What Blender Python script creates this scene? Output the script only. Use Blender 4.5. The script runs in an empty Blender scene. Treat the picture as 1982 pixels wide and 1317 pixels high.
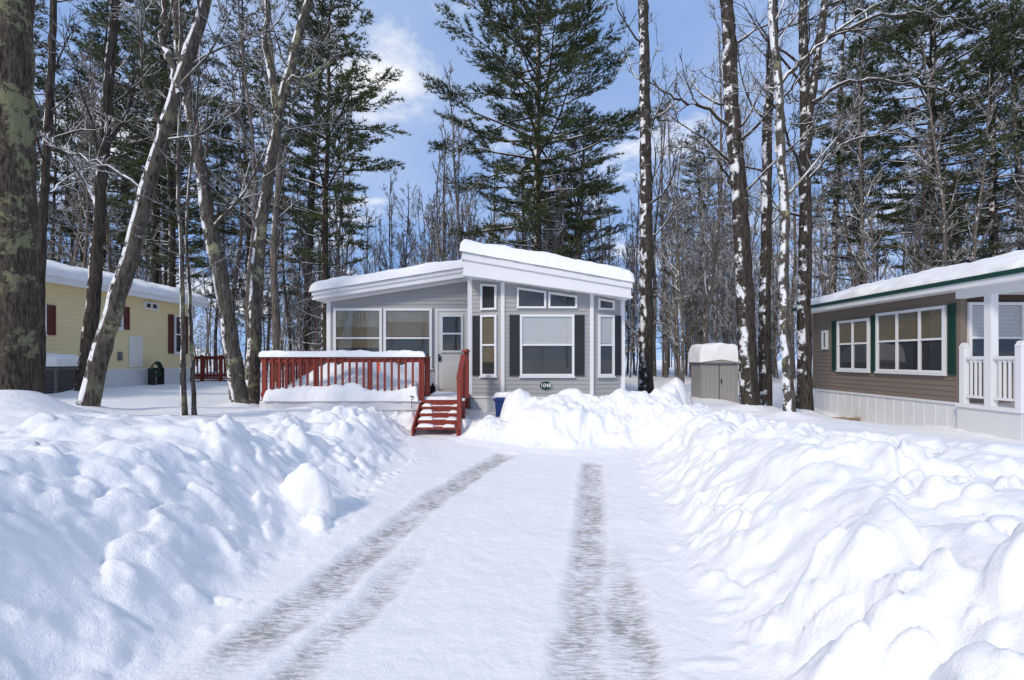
import bpy, math, random
import numpy as np
from mathutils import Vector
random.seed(7); rng=np.random.default_rng(7)
EYE=1.75
scene=bpy.context.scene
scene.view_settings.view_transform='Standard'
scene.view_settings.look='None'
scene.view_settings.exposure=0

# ------------------------------------------------------------------ noise
_perm=np.random.default_rng(3).permutation(256)
_perm=np.concatenate([_perm,_perm])
_gr=np.stack([np.cos(np.linspace(0,2*np.pi,16,endpoint=False)),np.sin(np.linspace(0,2*np.pi,16,endpoint=False))],1)
def perlin(x,y):
    x=np.asarray(x,float);y=np.asarray(y,float)
    xi=np.floor(x).astype(int);yi=np.floor(y).astype(int)
    xf=x-xi;yf=y-yi
    u=xf**3*(xf*(xf*6-15)+10);v=yf**3*(yf*(yf*6-15)+10)
    def g(ix,iy,dx,dy):
        h=_perm[_perm[ix&255]+(iy&255)]&15
        return _gr[h,0]*dx+_gr[h,1]*dy
    a=g(xi,yi,xf,yf);b=g(xi+1,yi,xf-1,yf);c=g(xi,yi+1,xf,yf-1);d=g(xi+1,yi+1,xf-1,yf-1)
    return (a*(1-u)+b*u)*(1-v)+(c*(1-u)+d*u)*v
def fbm(x,y,o=4,s=1.0):
    t=0;a=1
    for i in range(o):
        t=t+a*perlin(x*s+17.3*i,y*s-9.1*i);a*=.5;s*=2.03
    return t
def sst(a,b,x):
    t=np.clip((x-a)/(b-a),0,1);return t*t*(3-2*t)
_r1=np.random.default_rng(11).random((4,512))
def clods(x,y,cell,act=.55):
    """rounded broken lumps, one per active cell"""
    x=x/cell;y=y/cell;xi=np.floor(x).astype(int);yi=np.floor(y).astype(int);out=np.zeros(np.shape(x))
    for i in(-1,0,1):
        for j in(-1,0,1):
            h=_perm[_perm[(xi+i)&255]+((yi+j)&255)]
            px=xi+i+.15+.7*_r1[0,h];py=yi+j+.15+.7*_r1[1,h];r=.35+.45*_r1[2,h];a=(_r1[3,h]<act)*(.35+.65*_r1[2,(h*7)%256])
            dx=x-px;dy=y-py;th=_r1[1,(h*3)%256]*3.14;c,s=np.cos(th),np.sin(th)
            q=np.sqrt((dx*c+dy*s)**2+((-dx*s+dy*c)*1.5)**2)/r
            out=np.maximum(out,a*np.clip(1-q**2.6,0,1)**.6*r)
    return out*cell

# ------------------------------------------------------------------ materials
def new_mat(name):
    m=bpy.data.materials.new(name);m.use_nodes=True
    nt=m.node_tree
    return m,nt,nt.nodes['Principled BSDF']
def N(nt,t,**k):
    n=nt.nodes.new(t)
    for a,b in k.items(): setattr(n,a,b)
    return n
def noise(nt,coord,scale,detail=4,rough=.55):
    n=N(nt,'ShaderNodeTexNoise');n.inputs['Scale'].default_value=scale;n.inputs['Detail'].default_value=detail
    n.inputs['Roughness'].default_value=rough
    nt.links.new(coord,n.inputs['Vector']);return n.outputs['Fac']
def ramp(nt,fac,stops):
    r=N(nt,'ShaderNodeValToRGB');e=r.color_ramp.elements
    while len(e)<len(stops): e.new(.5)
    for i,(p,c) in enumerate(stops):
        e[i].position=p;e[i].color=(c if len(c)==4 else (*c,1))
    nt.links.new(fac,r.inputs['Fac']);return r.outputs['Color']
def mapr(nt,v,a,b,c=0,d=1):
    n=N(nt,'ShaderNodeMapRange');n.inputs[1].default_value=a;n.inputs[2].default_value=b;n.inputs[3].default_value=c;n.inputs[4].default_value=d
    nt.links.new(v,n.inputs[0]);return n.outputs[0]
def mth(nt,op,a,b=None):
    n=N(nt,'ShaderNodeMath',operation=op)
    for i,v in enumerate((a,b)):
        if v is None: continue
        if isinstance(v,(int,float)): n.inputs[i].default_value=v
        else: nt.links.new(v,n.inputs[i])
    return n.outputs[0]
def mixc(nt,f,a,b):
    n=N(nt,'ShaderNodeMix',data_type='RGBA')
    if isinstance(f,(int,float)): n.inputs[0].default_value=f
    else: nt.links.new(f,n.inputs[0])
    for i,v in ((6,a),(7,b)):
        if isinstance(v,tuple): n.inputs[i].default_value=(*v,1)
        else: nt.links.new(v,n.inputs[i])
    return n.outputs[2]
def bump(nt,bs,h,strength,dist):
    b=N(nt,'ShaderNodeBump');b.inputs['Strength'].default_value=strength;b.inputs['Distance'].default_value=dist
    nt.links.new(h,b.inputs['Height']);nt.links.new(b.outputs[0],bs.inputs['Normal'])
def objco(nt): return N(nt,'ShaderNodeTexCoord').outputs['Object']
def paint(name,col,rough=.5,var=.12,scale=6,bmp=.15,spec=.5):
    m,nt,bs=new_mat(name);co=objco(nt)
    f=noise(nt,co,scale,6,.6)
    c=mixc(nt,f,tuple(x*(1-var) for x in col),tuple(min(1,x*(1+var)) for x in col))
    nt.links.new(c,bs.inputs['Base Color']);bs.inputs['Roughness'].default_value=rough
    bs.inputs['Specular IOR Level'].default_value=spec
    bump(nt,bs,noise(nt,co,60,3),bmp,.004)
    return m
M={}
M['grey']=paint('grey_vinyl_siding',(.37,.365,.36),.5,.05,1.2)
M['yellow']=paint('yellow_vinyl_siding',(.80,.67,.38),.5,.06,1.2)
M['brown']=paint('taupe_vinyl_siding',(.20,.158,.125),.5,.07,1.2)
M['shingle']=paint('dark_shingle',(.07,.05,.035),.8,.4,9)
M['white']=paint('white_trim',(.78,.78,.78),.45,.04,3)
M['skirt']=paint('white_skirting',(.70,.70,.70),.5,.08,2)
M['cream']=paint('cream_door',(.74,.72,.65),.4,.04,3)
M['red']=paint('red_stained_wood',(.23,.030,.016),.55,.35,8)
M['shut']=paint('black_shutter',(.022,.023,.027),.45,.1,8)
M['green']=paint('green_trim',(.008,.05,.036),.45,.1,5)
M['maroon']=paint('maroon_shutter',(.11,.025,.02),.5,.1,5)
M['dark']=paint('dark_interior',(.03,.031,.033),.7,.3,3)
M['blind']=paint('white_blinds',(.70,.70,.69),.6,.04,3)
M['tanblind']=paint('tan_blinds',(.22,.18,.115),.7,.2,5)
M['curtain']=paint('curtain_fabric',(.28,.265,.22),.8,.35,7)
M['shed']=paint('shed_panel',(.31,.30,.285),.6,.1,2)
M['blue']=paint('blue_plastic',(.015,.05,.22),.4,.1,5)
M['black']=paint('black_metal',(.015,.015,.016),.4,.1,9)
M['acgrey']=paint('grey_metal',(.14,.145,.15),.5,.1,6)
M['orange']=paint('orange_ribbon',(.75,.10,.02),.5,.1,5)
M['signgreen']=paint('sign_green',(.012,.05,.035),.4,.05,5)
M['lumber']=paint('lumber',(.33,.22,.12),.7,.3,9)
M['hose']=paint('hose_green',(.01,.06,.03),.4,.2,9)
m,nt,bs=new_mat('window_glass')
nt.nodes.remove(bs)
tr=N(nt,'ShaderNodeBsdfTransparent');tr.inputs[0].default_value=(.90,.91,.91,1)
gl=N(nt,'ShaderNodeBsdfGlossy');gl.inputs['Roughness'].default_value=.02;gl.inputs[0].default_value=(.9,.93,.95,1)
lw=N(nt,'ShaderNodeLayerWeight');lw.inputs['Blend'].default_value=.5
mx=N(nt,'ShaderNodeMixShader')
fa=mth(nt,'ADD',mth(nt,'MULTIPLY',mth(nt,'POWER',lw.outputs['Facing'],4.0),.85),.06)
nt.links.new(fa,mx.inputs[0]);nt.links.new(tr.outputs[0],mx.inputs[1]);nt.links.new(gl.outputs[0],mx.inputs[2])
b_=N(nt,'ShaderNodeBump');b_.inputs['Strength'].default_value=.08;b_.inputs['Distance'].default_value=.02
nt.links.new(noise(nt,objco(nt),1.5,1),b_.inputs['Height']);nt.links.new(b_.outputs[0],gl.inputs['Normal'])
nt.links.new(mx.outputs[0],nt.nodes['Material Output'].inputs[0]);M['glass']=m
def snowmat(name,track=False):
    m,nt,bs=new_mat(name);co=objco(nt)
    f=noise(nt,co,1.3,5)
    c=mixc(nt,f,(.91,.90,.885),(.95,.94,.925))
    if track:
        at=N(nt,'ShaderNodeAttribute',attribute_name='track')
        mp=N(nt,'ShaderNodeMapping');mp.inputs['Scale'].default_value=(11,34,1);nt.links.new(co,mp.inputs['Vector'])
        tread=noise(nt,mp.outputs[0],1,3,.6)
        big=noise(nt,co,2.6,7,.74)
        t=mth(nt,'MULTIPLY',at.outputs['Fac'],mapr(nt,tread,.40,.56,.30,1))
        t=mth(nt,'MULTIPLY',t,mapr(nt,big,.36,.58,.08,1))
        dirt=mixc(nt,noise(nt,co,14,4),(.48,.45,.41),(.22,.20,.175))
        c=mixc(nt,mth(nt,'MINIMUM',t,.95),c,dirt)
        sp=noise(nt,co,42,2,.5)
        spm=mth(nt,'MULTIPLY',mapr(nt,sp,.75,.78),mapr(nt,noise(nt,co,.9,3),.50,.62))
        c=mixc(nt,mth(nt,'MULTIPLY',spm,.75),c,(.16,.12,.09))
    nt.links.new(c,bs.inputs['Base Color']);bs.inputs['Roughness'].default_value=.65
    bs.inputs['Specular IOR Level'].default_value=.2
    h=mth(nt,'ADD',noise(nt,co,7,8,.64),mth(nt,'MULTIPLY',noise(nt,co,70,3,.7),.16))
    if track: h=mth(nt,'ADD',h,mth(nt,'MULTIPLY',mth(nt,'MULTIPLY',tread,at.outputs['Fac']),-1.0))
    bump(nt,bs,h,.5,.055)
    return m
M['snow']=snowmat('snow');M['gsnow']=snowmat('snow_ground',True)
def bark(name,c1,c2,lich=.0,snow=.5,wind=.5,upthr=.45,fine=1.0,bd=.035):
    m,nt,bs=new_mat(name);co=objco(nt)
    mp=N(nt,'ShaderNodeMapping');mp.inputs['Scale'].default_value=(14*fine,14*fine,2.6*fine);nt.links.new(co,mp.inputs['Vector'])
    bk=noise(nt,mp.outputs[0],1.6,7,.72)
    c=ramp(nt,bk,[(.36,c1),(.62,c2)])
    if lich>0:
        l=noise(nt,co,2.1,8,.78)
        lm=mth(nt,'MULTIPLY',mapr(nt,l,.60-lich*.08,.63-lich*.08),mapr(nt,noise(nt,co,.55,2),.42,.56))
        c=mixc(nt,mth(nt,'MULTIPLY',lm,.85),c,mixc(nt,bk,(.20,.20,.10),(.42,.43,.24)))
    g=N(nt,'ShaderNodeNewGeometry');sx=N(nt,'ShaderNodeSeparateXYZ');nt.links.new(g.outputs['Normal'],sx.inputs[0])
    up=mapr(nt,sx.outputs[2],upthr,upthr+.25)
    up=mth(nt,'MULTIPLY',up,mapr(nt,noise(nt,co,3.1,3),.62-.3*snow,.70-.3*snow))
    if wind>0:
        wd=mth(nt,'ADD',mth(nt,'MULTIPLY',sx.outputs[0],-.80),mth(nt,'MULTIPLY',sx.outputs[1],-.35))
        wd=mth(nt,'ADD',wd,mth(nt,'MULTIPLY',sx.outputs[2],1.6))
        w=mth(nt,'MULTIPLY',mapr(nt,wd,.72-.35*wind,.86-.35*wind),mapr(nt,noise(nt,co,3.6,7,.72),.60-.16*wind,.63-.16*wind))
        up=mth(nt,'MAXIMUM',up,w)
    c=mixc(nt,up,c,(.90,.90,.90))
    nt.links.new(c,bs.inputs['Base Color']);bs.inputs['Roughness'].default_value=.9
    bs.inputs['Specular IOR Level'].default_value=.15
    bump(nt,bs,mth(nt,'ADD',bk,mth(nt,'MULTIPLY',up,.5)),1.0,bd)
    return m
M['bark']=bark('maple_bark',(.03,.025,.021),(.145,.125,.105),.6,1.05,.80,.28)
M['barklean']=bark('leaning_maple_bark',(.03,.025,.021),(.16,.138,.115),.85,1.0,1.05,.30)
M['barkbig']=bark('old_bark',(.022,.017,.013),(.17,.135,.105),.85,.2,0,.7,1.7,.07)
M['barkdark']=bark('dark_bark',(.017,.014,.012),(.095,.077,.063),.0,1.05,.50,.28)
M['barkfar']=bark('grey_bark',(.060,.049,.041),(.22,.185,.155),.0,1.1,.25,.22)
def needles(name,a,b,snow):
    m,nt,bs=new_mat(name);co=objco(nt)
    c=ramp(nt,noise(nt,co,1.1,5,.7),[(.35,a),(.65,b)])
    sn=mapr(nt,noise(nt,co,2.3,4,.7),.66-snow*.15,.72-snow*.15)
    c=mixc(nt,mth(nt,'MULTIPLY',sn,.8),c,(.75,.78,.8))
    nt.links.new(c,bs.inputs['Base Color']);bs.inputs['Roughness'].default_value=.6
    bs.inputs['Specular IOR Level'].default_value=.3
    return m
M['needle']=needles('white_pine_needles',(.024,.040,.016),(.105,.12,.036),0.0)
M['needle2']=needles('hemlock_needles',(.020,.028,.012),(.08,.082,.028),.8)

# ------------------------------------------------------------------ mesh helpers
def link(o,parent=None):
    scene.collection.objects.link(o)
    if parent is not None: o.parent=parent
    return o
def empty(name):
    e=bpy.data.objects.new(name,None);scene.collection.objects.link(e);return e
class FR:
    def __init__(s,x,y,ux,uy,z=0):
        l=math.hypot(ux,uy);s.o=(x,y,z);s.u=(ux/l,uy/l);s.n=(s.u[1],-s.u[0])
    def p(s,u,v,w):
        return (s.o[0]+s.u[0]*u+s.n[0]*w, s.o[1]+s.u[1]*u+s.n[1]*w, s.o[2]+v)
W0=FR(0,0,1,0)
class Obj:
    def __init__(s,name):
        s.root=empty(name);s.parts={}
    def part(s,name,mat):
        if name not in s.parts: s.parts[name]=(mat,[],[])
        return s.parts[name]
    def prism(s,name,mat,fr,pts,w0,w1):
        _,V,F=s.part(name,mat);b=len(V);n=len(pts)
        for w in (w0,w1):
            for (u,v) in pts: V.append(fr.p(u,v,w))
        F.append([b+i for i in range(n)][::-1]);F.append([b+n+i for i in range(n)])
        for i in range(n):
            j=(i+1)%n;F.append([b+i,b+j,b+n+j,b+n+i])
    def sheet(s,name,mat,fr,pts,w):
        _,V,F=s.part(name,mat);b=len(V)
        for (u,v) in pts: V.append(fr.p(u,v,w))
        F.append([b+i for i in range(len(pts))])
    def boxl(s,name,mat,fr,u0,u1,v0,v1,w0,w1):
        s.prism(name,mat,fr,[(u0,v0),(u1,v0),(u1,v1),(u0,v1)],w0,w1)
    def box(s,name,mat,x0,x1,y0,y1,z0,z1):
        s.boxl(name,mat,W0,x0,x1,z0,z1,-y1,-y0)
    def cyl(s,name,mat,a,b,r,n=12,r2=None):
        _,V,F=s.part(name,mat);k=len(V);a=Vector(a);b=Vector(b);d=(b-a).normalized()
        r2=r if r2 is None else r2
        t=Vector((0,0,1)) if abs(d.z)<.9 else Vector((1,0,0))
        e=d.cross(t).normalized();f=d.cross(e)
        for c,rr in ((a,r),(b,r2)):
            for i in range(n):
                q=2*math.pi*i/n;V.append(tuple(c+e*math.cos(q)*rr+f*math.sin(q)*rr))
        for i in range(n):
            j=(i+1)%n;F.append([k+i,k+j,k+n+j,k+n+i])
        F.append([k+i for i in range(n)][::-1]);F.append([k+n+i for i in range(n)])
    def siding(s,name,mat,fr,u0,u1,v0,va,vb=None,sp=.105,vmid=None):
        """lapped boards; top edge runs from va (at u0) to vb (at u1)"""
        if vb is None: vb=va
        _,V,F=s.part(name,mat)
        def rng_at(v):
            if v<=min(va,vb)+1e-6: return u0,u1
            if v>=max(va,vb): return None
            uu=u0+(v-va)/(vb-va)*(u1-u0)
            return (u0,uu) if va>vb else (uu,u1)
        v=v0
        while v<max(va,vb)-1e-4:
            v2=min(v+sp,max(va,vb));a=rng_at(v);c=rng_at(v2)
            if a is None: break
            if c is None: c=(u0,u0+.001) if va>vb else (u1-.001,u1)
            b=len(V)
            V+= [fr.p(a[0],v,.0),fr.p(a[1],v,.0),fr.p(a[0],v,.016),fr.p(a[1],v,.016),fr.p(c[0],v2,.002),fr.p(c[1],v2,.002)]
            F+= [[b,b+1,b+3,b+2],[b+2,b+3,b+5,b+4]]
            v=v2
    def done(s,bevel=()):
        for nme,(mat,V,F) in s.parts.items():
            me=bpy.data.meshes.new(nme);me.from_pydata(V,[],F);me.materials.append(M[mat]);me.update()
            o=link(bpy.data.objects.new(nme,me),s.root)
            if nme in bevel:
                bv=o.modifiers.new('b','BEVEL');bv.width=.008;bv.segments=2;bv.limit_method='ANGLE'
        return s.root
def window(B,fr,u0,u1,v0,v1,v1b=None,t=.05,bars=(),cols=1,inner=(),pre='window',fm='white',sill=True):
    """inner: list of (mat, vlow, vhigh, kind) fills behind the glass; slats are real"""
    if v1b is None: v1b=v1
    top=lambda u: v1+(v1b-v1)*(u-u0)/(u1-u0)
    B.prism(pre+'_interior','dark',fr,[(u0,v0),(u1,v0),(u1,v1b),(u0,v1)],.0165,.021)
    B.sheet(pre+'_pane','glass',fr,[(u0+.02,v0+.02),(u1-.02,v0+.02),(u1-.02,v1b-.02),(u0+.02,v1-.02)],.052)
    f=pre+'_frame'
    B.prism(f,fm,fr,[(u0-.01,v0-.01),(u0+t,v0-.01),(u0+t,top(u0+t)+.01),(u0-.01,v1+.01)],.014,.072)
    B.prism(f,fm,fr,[(u1-t,v0-.01),(u1+.01,v0-.01),(u1+.01,v1b+.01),(u1-t,top(u1-t)+.01)],.014,.072)
    B.prism(f,fm,fr,[(u0+t,top(u0+t)-t),(u1-t,top(u1-t)-t),(u1-t,top(u1-t)+.008),(u0+t,top(u0+t)+.008)],.014,.070)
    B.boxl(f,fm,fr,u0+t,u1-t,v0-.008,v0+t,.014,.070)
    if sill: B.boxl(f,fm,fr,u0-.03,u1+.03,v0-.05,v0-.012,.014,.085)
    for c in range(1,cols):
        uc=u0+(u1-u0)*c/cols
        B.boxl(f,fm,fr,uc-.028,uc+.028,v0+t,min(v1,v1b)-t,.014,.066)
    for b in bars:
        for c in range(cols):
            ua=u0+t if c==0 else u0+(u1-u0)*c/cols+.028
            ub=u1-t if c==cols-1 else u0+(u1-u0)*(c+1)/cols-.028
            B.boxl(f,fm,fr,ua,ub,b-.022,b+.022,.014,.064)
    for (mt,a,b,kind) in inner:
        if kind=='slat':
            v=b
            while v>a+.02:
                B.prism(pre+'_blinds_'+mt,mt,fr,[(u0+t*.6,v-.022),(u1-t*.6,v-.022),(u1-t*.6,v),(u0+t*.6,v)],.028,.034)
                v-=.027
        else:
            n=int((u1-u0)/.05)
            for i in range(n):
                ua=u0+t*.6+(u1-u0-t*1.2)*i/n;ub=u0+t*.6+(u1-u0-t*1.2)*(i+1)/n
                w=.026+.01*(i%2)
                B.prism(pre+'_curtain',mt,fr,[(ua,a),(ub,a),(ub,b),(ua,b)],w-.003,w+.003)
def shutter(B,fr,u0,u1,v0,v1,mat,pre='shutter'):
    B.boxl(pre,mat,fr,u0,u1,v0,v1,.016,.032)
    s=.035;h=(v1-v0)
    for a,b in ((u0,u0+s),(u1-s,u1)): B.boxl(pre,mat,fr,a,b,v0-.001,v1+.001,.031,.05)
    for a,b in ((v0,v0+s),(v0+h*.5-.025,v0+h*.5+.025),(v1-s,v1)): B.boxl(pre,mat,fr,u0+s,u1-s,a,b,.031,.048)
    v=v0+s+.015
    while v<v1-s-.02:
        B.boxl(pre,mat,fr,u0+s,u1-s,v,v+.014,.031,.040);v+=.033
def grid_mesh(name,X,Y,Z,mat,parent=None,attr=None):
    ny,nx=X.shape
    co=np.stack([X,Y,Z],-1).reshape(-1,3)
    i=np.arange(ny*nx).reshape(ny,nx)
    q=np.stack([i[:-1,:-1],i[:-1,1:],i[1:,1:],i[1:,:-1]],-1).reshape(-1,4)
    me=bpy.data.meshes.new(name)
    me.vertices.add(len(co));me.vertices.foreach_set('co',co.ravel())
    me.loops.add(q.size);me.loops.foreach_set('vertex_index',q.ravel().astype(np.int32))
    me.polygons.add(len(q));me.polygons.foreach_set('loop_start',np.arange(0,q.size,4,dtype=np.int32))
    me.polygons.foreach_set('use_smooth',np.ones(len(q),bool))
    me.materials.append(M[mat]);me.update(calc_edges=True)
    if attr is not None:
        a=me.attributes.new('track','FLOAT','POINT');a.data.foreach_set('value',attr.ravel().astype(np.float32))
    return link(bpy.data.objects.new(name,me),parent)
def snow_slab(name,parent,x0,x1,y0,y1,zf,th,rr=.16,n=(60,40),amp=.15,seed=0,wob=.03,low=.03):
    def ax(a,b,n):
        s=np.linspace(-1,1,n);return a+(b-a)*(np.sin(s*np.pi/2)*.6+s*.4+1)/2
    X,Y=np.meshgrid(ax(x0,x1,n[0]),ax(y0,y1,n[1]))
    d=np.minimum(np.minimum(X-x0,x1-X),np.minimum(Y-y0,y1-Y))
    e=np.clip(d/rr,0,1);pr=np.sqrt(np.clip(1-(1-e)**2,0,1))
    nz=fbm(X+seed*7.7,Y-seed*3.1,4,1.1)
    Z=zf(X,Y)-low+(th+low)*pr*(1+amp*nz*1.6)+.012*fbm(X+seed,Y,3,5)*pr
    X2=X+wob*fbm(X*2+Z*3+seed,Y*2,3,1.3)*(1-e*.7);Y2=Y+wob*fbm(X*2-40,Y*2+Z*3+seed,3,1.3)*(1-e*.7)
    return grid_mesh(name,X2,Y2,Z,'snow',parent)

# ------------------------------------------------------------------ terrain
CP=np.array([(-4,3,1.15),(-4.2,5,1.12),(-3.2,4,.88),(-3,2,1.0),(-6,6,1.18),(-5.2,7,.95),(-8,8,1.08),(-6.5,9,.85),(-4.5,9,.76),(-3,8.6,.72),(-2.6,7,.66),(-11,13,.95),(-10,18,.9),
 (-13,12,1.0),(-5,12,.6),(-6,14,.75),(-5,22,.6),(2,22,.6),(0,12,.45),(-.4,10.8,.38),(.6,10.2,.5),(3.5,11.5,.6),(5.5,12,.58),(6,10,.5),(7.4,9,.35),(8.5,9,.3),(8.8,13,.1),(8,16,.3),(6,17,.55),(4.5,7.5,.6),
 (3.3,8,.75),(2.9,6.2,.82),(3.0,5,.88),(3.2,4,.92),(4.5,4.5,.92),(5.2,5.8,.68),(2.8,2.8,.92),(5,2,1.0),(-4,0,1.2),(4,0,1.0),(6.5,6.5,.6),(30,20,.4),(-30,20,1.0),(0,40,.7),(30,50,.7),(-30,50,1.0),(0,-20,.4),(-20,-10,1),(20,-10,.8)])
TRK=[([(-1.85,2.2),(-1.48,3.44),(-1.29,4.43),(-.88,6.24),(-.36,7.83),(-.1,8.5)],.15,1.0),
     ([(-1.45,1.4),(-1.2,2.9),(-1.02,3.5),(-.86,4.4),(-.80,5.2)],.11,.8),
     ([(.25,1.4),(.364,2.82),(.546,3.79),(.845,5.49),(1.22,7.83)],.13,.9),
     ([(.55,1.4),(.69,2.82),(.83,3.9),(1.0,5.0)],.12,1.0)]
def seg_d(X,Y,pts):
    D=np.full(X.shape,1e9)
    for (a,b),(c,d) in zip(pts[:-1],pts[1:]):
        t=np.clip(((X-a)*(c-a)+(Y-b)*(d-b))/((c-a)**2+(d-b)**2),0,1)
        D=np.minimum(D,np.hypot(X-a-t*(c-a),Y-b-t*(d-b)))
    return D
TREEB=[(-6.31,6.5,.28,.7),(-7.0,8.5,.1,.4),(-9.97,12,.12,.4),(-5.79,11,.15,.4),(-6,11.8,.15,.4),(4.4,17,.12,.5),(5.51,12,.16,.45),(6.38,13,.12,.4),(5.9,11,.12,.35),(6.97,12.3,.14,.4)]
def ground(X,Y,detail=True):
    num=0;den=0
    for x,y,z in CP:
        w=1/((X-x)**2+(Y-y)**2+.5)**1.6
        num=num+w*z;den=den+w
    yard=num/den+.06*fbm(X,Y,4,.45)
    for x,y,h,s in TREEB: yard=yard+h*np.exp(-((X-x)**2+(Y-y)**2)/s**2)
    wig=.13*fbm(X*0+3,Y,3,.9)+.07*fbm(X,Y,4,1.6)
    el=np.interp(Y,[0,3,4.3,7,8.3,9,9.6],[-2.05,-1.95,-1.9,-1.65,-1.6,-1.75,-1.95])+wig
    er=np.interp(Y,[0,3,4.3,7,8.6,9.6],[1.12,1.2,1.35,1.75,2.1,2.2])-wig
    dl=el-X;dr=X-er
    de=Y-np.interp(X,[-1.25,-.25,1,2],[10.3,9.1,8.75,8.9])+.18*fbm(X,Y,3,1.5)
    wl=np.interp(Y,[0,4,9],[1.7,1.5,.9])
    d=np.maximum(np.maximum(dl/wl,dr/np.interp(Y,[0,4,9],[1.4,1.3,1.0])),de/.75)
    m=sst(0,1,d)
    drive=np.maximum(0,Y-3)*.03+.014*fbm(X,Y,4,1.3)
    tr=np.zeros(X.shape)
    for k_,(pts,w,s) in enumerate(TRK):
        fade=[sst(2.5,3.4,Y),sst(5.2,3.6,Y),1,sst(5.0,3.4,Y)][k_]
        D=seg_d(X+.06*fbm(X,Y,3,2),Y,pts);k=s*fade*sst(w+.09,w-.07,D);tr=np.maximum(tr,k)
        drive=drive-.02*k+.008*fade*np.exp(-((D-w-.07)/.05)**2)
    drive=drive+.03*sst(-.55,-.1,d)
    Z=drive*(1-m)+yard*m
    bank=sst(.0,.5,d)*sst(3.6,1.3,d)*sst(13,10.5,Y)
    wx=X+.22*fbm(X,Y+30,4,1.1);wy=Y+.22*fbm(X+50,Y,4,1.1)
    bil=lambda s,o: (1-np.sqrt(perlin(wx*s+o,wy*s-o)**2+.004)*2.6)
    patch=sst(-.40,.12,fbm(X+5,Y-3,3,.7))
    side=np.where(X>0,1.0,.75)
    lumps=.06*bil(.9,3)+.03*bil(2.1,11)+.07*fbm(X,Y,6,1.4)
    cl=1.0*clods(wx,wy,.55,.45)+1.4*clods(wx+7,wy+3,.27,.5)*patch+1.8*clods(wx-4,wy+9,.14,.5)*patch
    Z=Z+bank*(lumps*side+.52*cl*side-.06)
    foot=sst(-.25,.05,d)*sst(.6,.1,d)*sst(10,9,Y)
    Z=Z+foot*.4*clods(wx+31,wy,.13,.25)
    def blob(cx,cy,rx,ry,h,p=2.0):
        xx=X+.22*fbm(X,Y,4,1.3);yy=Y+.22*fbm(X+9,Y,4,1.3)
        r=np.sqrt(((xx-cx)/rx)**2+((yy-cy)/ry)**2)
        return h*np.clip(1-r**p,0,1)**.6
    top=.0
    for b in [(.85,9.9,1.15,.95,.88,2.4),(1.7,10.0,.8,.8,.80,2),(2.4,10.5,1.2,1.1,1.06,2),(1.3,10.9,1.6,.9,1.0,2),(3.1,9.7,1.1,1.2,.88,2),(.2,11.0,.6,.55,1.02,2),(3.4,11.3,.6,.6,1.10,2),(3.9,12.6,.55,.5,1.2,2),(-.5,10.4,.55,.7,.58,2)]:
        top=np.maximum(top,blob(*b))
    top=top*(1+.08*bil(2.2,2))+(top>.2)*(.45*clods(wx,wy,.35,.5)+.6*clods(wx+3,wy,.15,.5)-.03)
    t2=.0
    for b in [(-2.15,5.35,.30,.27,.62,2.6),(-1.95,5.0,.2,.16,.26,2),(2.85,7.6,.5,.4,.95,2),(1.95,3.7,.3,.22,.5,2),(2.7,3.3,.4,.3,1.0,2),(2.15,5.1,.3,.26,.55,2)]:
        t2=np.maximum(t2,blob(*b))
    top=np.maximum(top,t2+(t2>.1)*.5*clods(wx,wy,.16,.5))
    kk=.05
    hh=np.clip(.5+.5*(top-Z)/kk/2,0,1);Z=Z*(1-hh)+top*hh+kk*hh*(1-hh)
    Z=Z+.014*fbm(X,Y,5,2.6)*sst(0,.4,d)+.003*fbm(X,Y,3,9)
    return Z,tr,m
def axis(breaks):
    out=[]
    for a,b,s in breaks:
        n=max(1,int(round((b-a)/s)));out+=list(np.linspace(a,b,n,endpoint=False))
    out.append(breaks[-1][1]);return np.array(out)
xs=axis([(-400,-60,20),(-60,-14,1.5),(-14,-6,.12),(-6,-3.5,.05),(-3.5,4,.022),(4,7,.05),(7,10,.1),(10,60,1.5),(60,400,20)])
ys=axis([(-400,-40,20),(-40,0,1),(0,1.6,.15),(1.6,7,.022),(7,12,.035),(12,20,.15),(20,60,1),(60,500,20)])
X,Y=np.meshgrid(xs,ys)
Z,TR,MM=ground(X,Y)
grid_mesh('snowy_ground',X,Y,Z,'gsnow',None,TR)
def gz(x,y):
    z,_,_=ground(np.array([[float(x)]]),np.array([[float(y)]]));return float(z[0,0])
class Geo:
    def __init__(s): s.v=[];s.q=[];s.t=[];s.mq=[];s.mt=[];s.n=0
    def add(s,v,q=None,t=None,m=0):
        if q is not None and len(q): s.q.append(q+s.n);s.mq.append(np.full(len(q),m))
        if t is not None and len(t): s.t.append(t+s.n);s.mt.append(np.full(len(t),m))
        s.v.append(v);s.n+=len(v)
    def mesh(s,name,mats,smooth=True):
        v=np.concatenate(s.v);q=np.concatenate(s.q) if s.q else np.zeros((0,4),int);t=np.concatenate(s.t) if s.t else np.zeros((0,3),int)
        me=bpy.data.meshes.new(name);me.vertices.add(len(v));me.vertices.foreach_set('co',v.ravel())
        li=np.concatenate([q.ravel(),t.ravel()]).astype(np.int32)
        me.loops.add(len(li));me.loops.foreach_set('vertex_index',li)
        st=np.concatenate([np.arange(len(q))*4,len(q)*4+np.arange(len(t))*3]).astype(np.int32)
        me.polygons.add(len(st));me.polygons.foreach_set('loop_start',st)
        me.polygons.foreach_set('use_smooth',np.full(len(st),smooth))
        mi=np.concatenate(([np.concatenate(s.mq)] if s.mq else [])+([np.concatenate(s.mt)] if s.mt else [])).astype(np.int32)
        me.polygons.foreach_set('material_index',mi)
        for k in mats: me.materials.append(M[k])
        me.update(calc_edges=True);return me

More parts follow.
